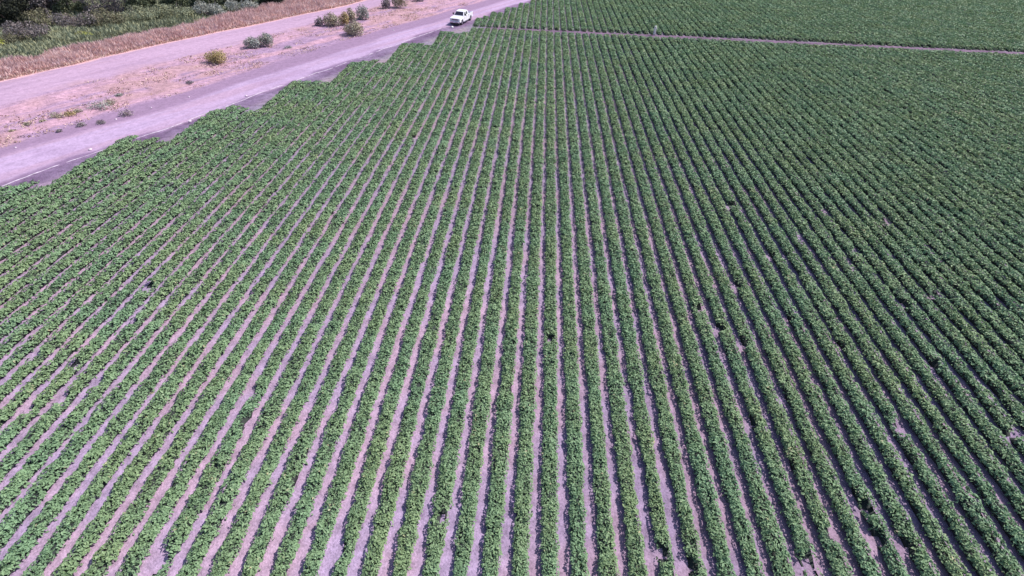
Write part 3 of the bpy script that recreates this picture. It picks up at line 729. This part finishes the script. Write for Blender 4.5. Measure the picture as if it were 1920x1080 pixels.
# bed with open box
bm = bmesh.new()
side = [(-1.06, 0.46), (-1.06, 1.30), (-hl + 0.03, 1.30), (-hl, 0.58), (-hl + 0.42, 0.50)] + [(x, z) for x, z in arch(-1.85, 0.47, 0.46)][:: 1] + []
side = [(-1.06, 0.46), (-1.06, 1.30), (-hl + 0.03, 1.30), (-hl + 0.01, 0.58), (-2.34, 0.50)] + [(x, z) for x, z in arch(-1.86, 0.47, 0.46)]
prism(bm, side, -W2, -W2 + 0.10); prism(bm, side, W2 - 0.10, W2)
box(bm, -1.16, -1.06, -W2 + 0.102, W2 - 0.102, 0.60, 1.30)
bm_obj('cargo_bed', bm, PAINT, T, 0.02)
bm = bmesh.new(); box(bm, -hl + 0.02, -hl + 0.09, -W2 + 0.105, W2 - 0.105, 0.62, 1.28); bm_obj('tailgate', bm, PAINT, T, 0.01)
bm = bmesh.new(); box(bm, -hl + 0.10, -1.165, -W2 + 0.105, W2 - 0.105, 0.56, 0.66); bm_obj('bed_floor', bm, flat_mat('bed_liner', (0.30, 0.27, 0.31), 0.7), T)
# cab
cabp = [(1.30, 1.285), (0.62, 1.86), (0.30, 1.94), (-0.75, 1.94), (-0.98, 1.80), (-1.04, 1.285)]
bm = bmesh.new(); prism(bm, cabp, -0.95, 0.95, lambda x, z: 0.22 * max(0, (z - 1.28) / 0.66)); bm_obj('cab', bm, PAINT, T, 0.05)
# glass: panes 12 mm proud of the cab
def pane(name, pts):
    bm = bmesh.new(); p_ = [Vector(q) for q in pts]; nrm = (p_[1] - p_[0]).cross(p_[2] - p_[1]).normalized()
    A = [bm.verts.new(q + nrm * 0.012) for q in p_]; B = [bm.verts.new(q - nrm * 0.02) for q in p_]
    bm.faces.new(A); bm.faces.new(B[::-1])
    for i in range(len(p_)): bm.faces.new([A[i], B[i], B[(i + 1) % len(p_)], A[(i + 1) % len(p_)]])
    return bm_obj(name, bm, GLASS, T)
def cabw(z): return 0.95 - 0.22 * max(0, (z - 1.285) / 0.655)
def ws(t, y): x = 1.30 + (0.62 - 1.30) * t; z = 1.285 + (1.86 - 1.285) * t; return (x, y * (cabw(z) - 0.09), z)
pane('windshield', [ws(0.10, -1), ws(0.10, 1), ws(0.93, 1), ws(0.93, -1)])
pane('rear_window', [(-1.035, 0.62, 1.36), (-1.035, -0.62, 1.36), (-0.995, -0.58, 1.74), (-0.995, 0.58, 1.74)])
for s in (-1, 1):
    def sp(x, z): return (x, s * cabw(z), z)
    for pts in ([sp(1.02, 1.36), sp(0.18, 1.36), sp(0.18, 1.80), sp(0.55, 1.80)], [sp(0.06, 1.36), sp(-0.72, 1.36), sp(-0.66, 1.80), sp(0.06, 1.80)]):
        if s < 0: pts = pts[::-1]
        pane('side_window', pts)
    bm = bmesh.new()
    box(bm, 0.115, 0.125, s * 1.0 - 0.004, s * 1.0 + 0.004, 0.6, 1.26); box(bm, -0.93, -0.92, s * 1.0 - 0.004, s * 1.0 + 0.004, 0.7, 1.26)
    bm_obj('door_seam', bm, BLACK, T)
    for xh in (0.30, -0.78):
        bm = bmesh.new(); box(bm, xh - 0.1, xh + 0.1, s * 0.99 - 0.025, s * 0.99 + 0.025, 1.12, 1.16); bm_obj('door_handle', bm, BLACK, T)
    bm = bmesh.new(); box(bm, 0.86, 1.02, min(s * 0.93, s * 1.27), max(s * 0.93, s * 1.27), 1.36, 1.40)
    box(bm, 0.84, 0.98, min(s * 1.08, s * 1.30), max(s * 1.08, s * 1.30), 1.33, 1.62); bm_obj('side_mirror', bm, BLACK, T, 0.02)
    bm = bmesh.new(); box(bm, hl - 0.07, hl + 0.015, min(s * 0.66, s * 0.93), max(s * 0.66, s * 0.93), 0.86, 1.10); bm_obj('headlight', bm, LAMP, T, 0.03)
    bm = bmesh.new(); box(bm, -hl - 0.005, -hl + 0.10, min(s * 0.86, s * 1.006), max(s * 0.86, s * 1.006), 0.78, 1.18); bm_obj('tail_light', bm, REDL, T, 0.01)
    bm = bmesh.new(); box(bm, -0.9, 1.35, min(s * 0.92, s * 1.06), max(s * 0.92, s * 1.06), 0.36, 0.43); bm_obj('running_board', bm, CHROME, T, 0.01)
    for xw in (1.95, -1.86):
        wh = bpy.data.objects.new('wheel', None); C.objects.link(wh); wh.parent = T
        bm = bmesh.new(); cyl(bm, xw, s * 0.72, s * 0.985, 0.39, 0.39, 28); bm_obj('tyre', bm, TYRE, wh, 0.03)
        bm = bmesh.new(); cyl(bm, xw, s * 0.93, s * 0.997, 0.39, 0.235, 24)
        bm_obj('rim', bm, CHROME, wh, 0.02)
bm = bmesh.new(); box(bm, hl - 0.03, hl + 0.03, -0.64, 0.64, 0.82, 1.12)
grille = bm_obj('grille', bm, CHROME, T, 0.02)
bm = bmesh.new()
for z in (0.85, 0.92, 0.99, 1.06): box(bm, hl + 0.031, hl + 0.04, -0.58, 0.58, z, z + 0.045)
bm_obj('grille_slot', bm, BLACK, grille)
bm = bmesh.new(); prism(bm, [(hl - 0.1, 0.42), (hl + 0.14, 0.46), (hl + 0.16, 0.70), (hl - 0.02, 0.74)], -0.98, 0.98, lambda x, z: 0.06 if x > hl + 0.1 else 0); bmp = bm_obj('front_bumper', bm, CHROME, T, 0.03)
bm = bmesh.new(); box(bm, hl + 0.155, hl + 0.175, -0.16, 0.16, 0.52, 0.64); bm_obj('number_plate', bm, PAINT, bmp)
bm = bmesh.new(); box(bm, -hl - 0.14, -hl + 0.0, -0.95, 0.95, 0.48, 0.66); bm_obj('rear_bumper', bm, CHROME, T, 0.02)
bm = bmesh.new(); box(bm, -2.7, 2.75, -0.66, 0.66, 0.30, 0.458); bm_obj('underbody', bm, BLACK, T)
bm = bmesh.new(); box(bm, hl - 0.22, hl + 0.08, -0.86, 0.86, 0.22, 0.419); bm_obj('air_dam', bm, BLACK, T)

# ------------------------------------------------------------------ person standing on the cross path
pp = G(1226.5, 66.5)
SKIN = flat_mat('skin', (0.42, 0.26, 0.21), 0.6, noise=0.05)
SHIRT = flat_mat('white_cloth', (0.94, 0.94, 0.94), 0.85, noise=0.04)
TROUS = flat_mat('pale_trousers', (0.88, 0.88, 0.90), 0.85, noise=0.04)
for _m in (SHIRT, TROUS):
    t_ = _m.node_tree; tl = t_.nodes.new('ShaderNodeBsdfTranslucent'); tl.inputs[0].default_value = (0.9, 0.9, 0.92, 1)
    mq = t_.nodes.new('ShaderNodeMixShader'); mq.inputs[0].default_value = 0.35
    t_.links.new(t_.nodes['Principled BSDF'].outputs[0], mq.inputs[1]); t_.links.new(tl.outputs[0], mq.inputs[2]); t_.links.new(mq.outputs[0], t_.nodes['Material Output'].inputs['Surface'])
HAIR = flat_mat('dark_hair', (0.03, 0.02, 0.02), 0.8)
BOOT = flat_mat('boot_leather', (0.08, 0.06, 0.06), 0.8)
def skin_mesh(name, pts, edges, radii, mat, parent, root=0, lv=2):
    me = bpy.data.meshes.new(name); me.from_pydata(pts, edges, []); me.update()
    o = bpy.data.objects.new(name, me); C.objects.link(o); o.parent = parent
    me.materials.append(mat)
    sk = o.modifiers.new('skin', 'SKIN'); sk.use_smooth_shade = True
    if not me.skin_vertices: 
        me.attributes.new
    for i, r in enumerate(radii):
        r = r if isinstance(r, tuple) else (r, r)
        me.skin_vertices[0].data[i].radius = r; me.skin_vertices[0].data[i].use_root = (i == root)
    ss = o.modifiers.new('sub', 'SUBSURF'); ss.levels = lv; ss.render_levels = lv
    return o
def ensure_skin(me):
    pass
PE = bpy.data.objects.new('person', None); C.objects.link(PE); PE.location = (pp[0], pp[1], 0.058)
PE.rotation_euler = (0, 0, R(18)); PE.scale = (1.26, 1.2, 1.08)
tag(PE, 'person in white clothes and sun hat standing on the narrow path across the crops', 'person')
def build_skin(name, pts, edges, radii, mat, parent, root=0, lv=2):
    # the skin layer only exists after the modifier operator runs, so add it through bmesh
    bm = bmesh.new(); lay = bm.verts.layers.skin.verify()
    vs = [bm.verts.new(p_) for p_ in pts]
    for e in edges: bm.edges.new((vs[e[0]], vs[e[1]]))
    for i, r in enumerate(radii):
        vs[i][lay].radius = r if isinstance(r, tuple) else (r, r); vs[i][lay].use_root = (i == root)
    me = bpy.data.meshes.new(name); bm.to_mesh(me); bm.free(); me.materials.append(mat)
    o = bpy.data.objects.new(name, me); C.objects.link(o)
    if parent: o.parent = parent
    sk = o.modifiers.new('skin', 'SKIN'); sk.use_smooth_shade = True; sk.use_x_symmetry = False
    ss = o.modifiers.new('sub', 'SUBSURF'); ss.levels = lv; ss.render_levels = lv
    return o
# facing -y (towards the camera); z up, 1.74 m tall
pts = [(0, 0, 0.96), (0, 0.01, 1.10), (0, 0.01, 1.26), (0, 0.0, 1.42), (0, 0, 1.50), (0, -0.01, 1.57), (0, -0.015, 1.63), (0, -0.01, 1.70)]
rad = [(0.15, 0.11), (0.14, 0.10), (0.15, 0.11), (0.15, 0.10), (0.058, 0.058), (0.066, 0.076), (0.078, 0.095), (0.065, 0.08)]
edg = [(0, 1), (1, 2), (2, 3), (3, 4), (4, 5), (5, 6), (6, 7)]
def chain(start, ps, rs):
    last = start
    for p_, r in zip(ps, rs):
        pts.append(p_); rad.append(r); edg.append((last, len(pts) - 1)); last = len(pts) - 1
    return last
for s in (-1, 1):
    chain(0, [(s * 0.095, 0, 0.86), (s * 0.11, -0.01, 0.50), (s * 0.12, 0.02, 0.10), (s * 0.125, 0.0, 0.045), (s * 0.13, -0.14, 0.035)], [0.085, 0.056, 0.040, 0.042, 0.032])
# right arm hangs, left arm lifted in front
def hand(wr, dirv, s):
    d = Vector(dirv).normalized(); side = d.cross(Vector((0, 1, 0)))
    side = side.normalized() if side.length > 0.1 else Vector((1, 0, 0))
    w0 = Vector(wr); palm = w0 + d * 0.055
    pi_ = chain(len(pts) - 1, [tuple(palm)], [(0.028, 0.018)])
    for j, (o_, l_) in enumerate([(-0.028, 0.075), (-0.010, 0.085), (0.010, 0.08), (0.027, 0.062)]):
        b0 = palm + side * o_ + d * 0.045; c0 = b0 + d * l_ * 0.5 + Vector((0, -0.012, 0)); e0 = c0 + d * l_ * 0.42 + Vector((0, -0.022, 0))
        chain(pi_, [tuple(b0), tuple(c0), tuple(e0)], [0.0095, 0.0085, 0.0075])
    t0 = palm + side * (-0.045 * s) + d * 0.0; t1 = t0 + side * (-0.02 * s) + d * 0.035
    chain(pi_, [tuple(t0), tuple(t1)], [0.011, 0.009])
chain(3, [(-0.19, 0, 1.41), (-0.26, 0.02, 1.14), (-0.27, -0.05, 0.90)], [0.062, 0.045, 0.030]); hand((-0.27, -0.05, 0.90), (0, -0.15, -1), -1)
chain(3, [(0.19, 0, 1.41), (0.29, -0.05, 1.17), (0.24, -0.26, 1.30)], [0.062, 0.045, 0.030]); hand((0.24, -0.26, 1.30), (-0.2, -0.5, 0.8), 1)
bodyp = build_skin('body', pts, edg, rad, SKIN, PE)
# shirt
sp_ = [(0, 0, 0.76), (0, 0.01, 1.08), (0, 0.01, 1.27), (0, 0, 1.43), (0, 0, 1.475)]
sr_ = [(0.215, 0.17), (0.20, 0.155), (0.20, 0.15), (0.18, 0.13), (0.075, 0.075)]
se_ = [(0, 1), (1, 2), (2, 3), (3, 4)]
for ps in ([(-0.195, 0, 1.41), (-0.26, 0.02, 1.15), (-0.27, -0.045, 0.91)], [(0.195, 0, 1.41), (0.29, -0.05, 1.18), (0.245, -0.25, 1.29)]):
    last = 3
    for p_, r in zip(ps, (0.078, 0.062, 0.045)):
        sp_.append(p_); sr_.append(r); se_.append((last, len(sp_) - 1)); last = len(sp_) - 1
build_skin('shirt', sp_, se_, sr_, SHIRT, PE, 0)
tp = [(0, 0, 1.10), (0, 0, 0.92)]; trr = [(0.16, 0.12), (0.175, 0.135)]; te = [(0, 1)]
for s in (-1, 1):
    last = 1
    for p_, r in zip([(s * 0.095, 0, 0.82), (s * 0.11, -0.01, 0.50), (s * 0.12, 0.02, 0.04)], (0.125, 0.10, 0.085)):
        tp.append(p_); trr.append(r); te.append((last, len(tp) - 1)); last = len(tp) - 1
build_skin('trousers', tp, te, trr, TROUS, PE, 0)
for s in (-1, 1):
    build_skin('shoe', [(s * 0.125, 0.03, 0.05), (s * 0.13, -0.06, 0.045), (s * 0.135, -0.17, 0.038)], [(0, 1), (1, 2)], [0.052, 0.048, 0.036], BOOT, PE, 0)
# face: eyes, nose, mouth, ears; white cap
def blob(name, loc, sc, mat, parent):
    bm = bmesh.new(); bmesh.ops.create_uvsphere(bm, u_segments=12, v_segments=8, radius=1.0)
    for v in bm.verts: v.co = Vector((v.co.x * sc[0] + loc[0], v.co.y * sc[1] + loc[1], v.co.z * sc[2] + loc[2]))
    return bm_obj(name, bm, mat, parent, smooth_shade=True)
for s in (-1, 1):
    blob('eye', (s * 0.03, -0.098, 1.645), (0.011, 0.006, 0.007), HAIR, PE)
    blob('ear', (s * 0.079, -0.005, 1.635), (0.010, 0.02, 0.03), SKIN, PE)
blob('nose', (0, -0.113, 1.62), (0.012, 0.018, 0.02), SKIN, PE)
blob('mouth', (0, -0.098, 1.585), (0.024, 0.007, 0.006), flat_mat('lips', (0.3, 0.12, 0.11), 0.6), PE)
blob('hair', (0, 0.018, 1.665), (0.088, 0.095, 0.085), HAIR, PE)
cap = blob('hat', (0, 0.0, 1.715), (0.100, 0.112, 0.075), SHIRT, PE)
bm = bmesh.new()
R1 = [bm.verts.new((r_ * math.cos(t) * 0.95, r_ * math.sin(t), z_)) for r_, z_ in ((0.09, 1.715), (0.20, 1.685), (0.20, 1.677), (0.09, 1.705)) for t in np.linspace(0, 2 * math.pi, 20, endpoint=False)]
for q_ in range(4):
    for i in range(20): bm.faces.new([R1[q_ * 20 + i], R1[q_ * 20 + (i + 1) % 20], R1[((q_ + 1) % 4) * 20 + (i + 1) % 20], R1[((q_ + 1) % 4) * 20 + i]])
bm_obj('brim', bm, SHIRT, cap)
print('done')
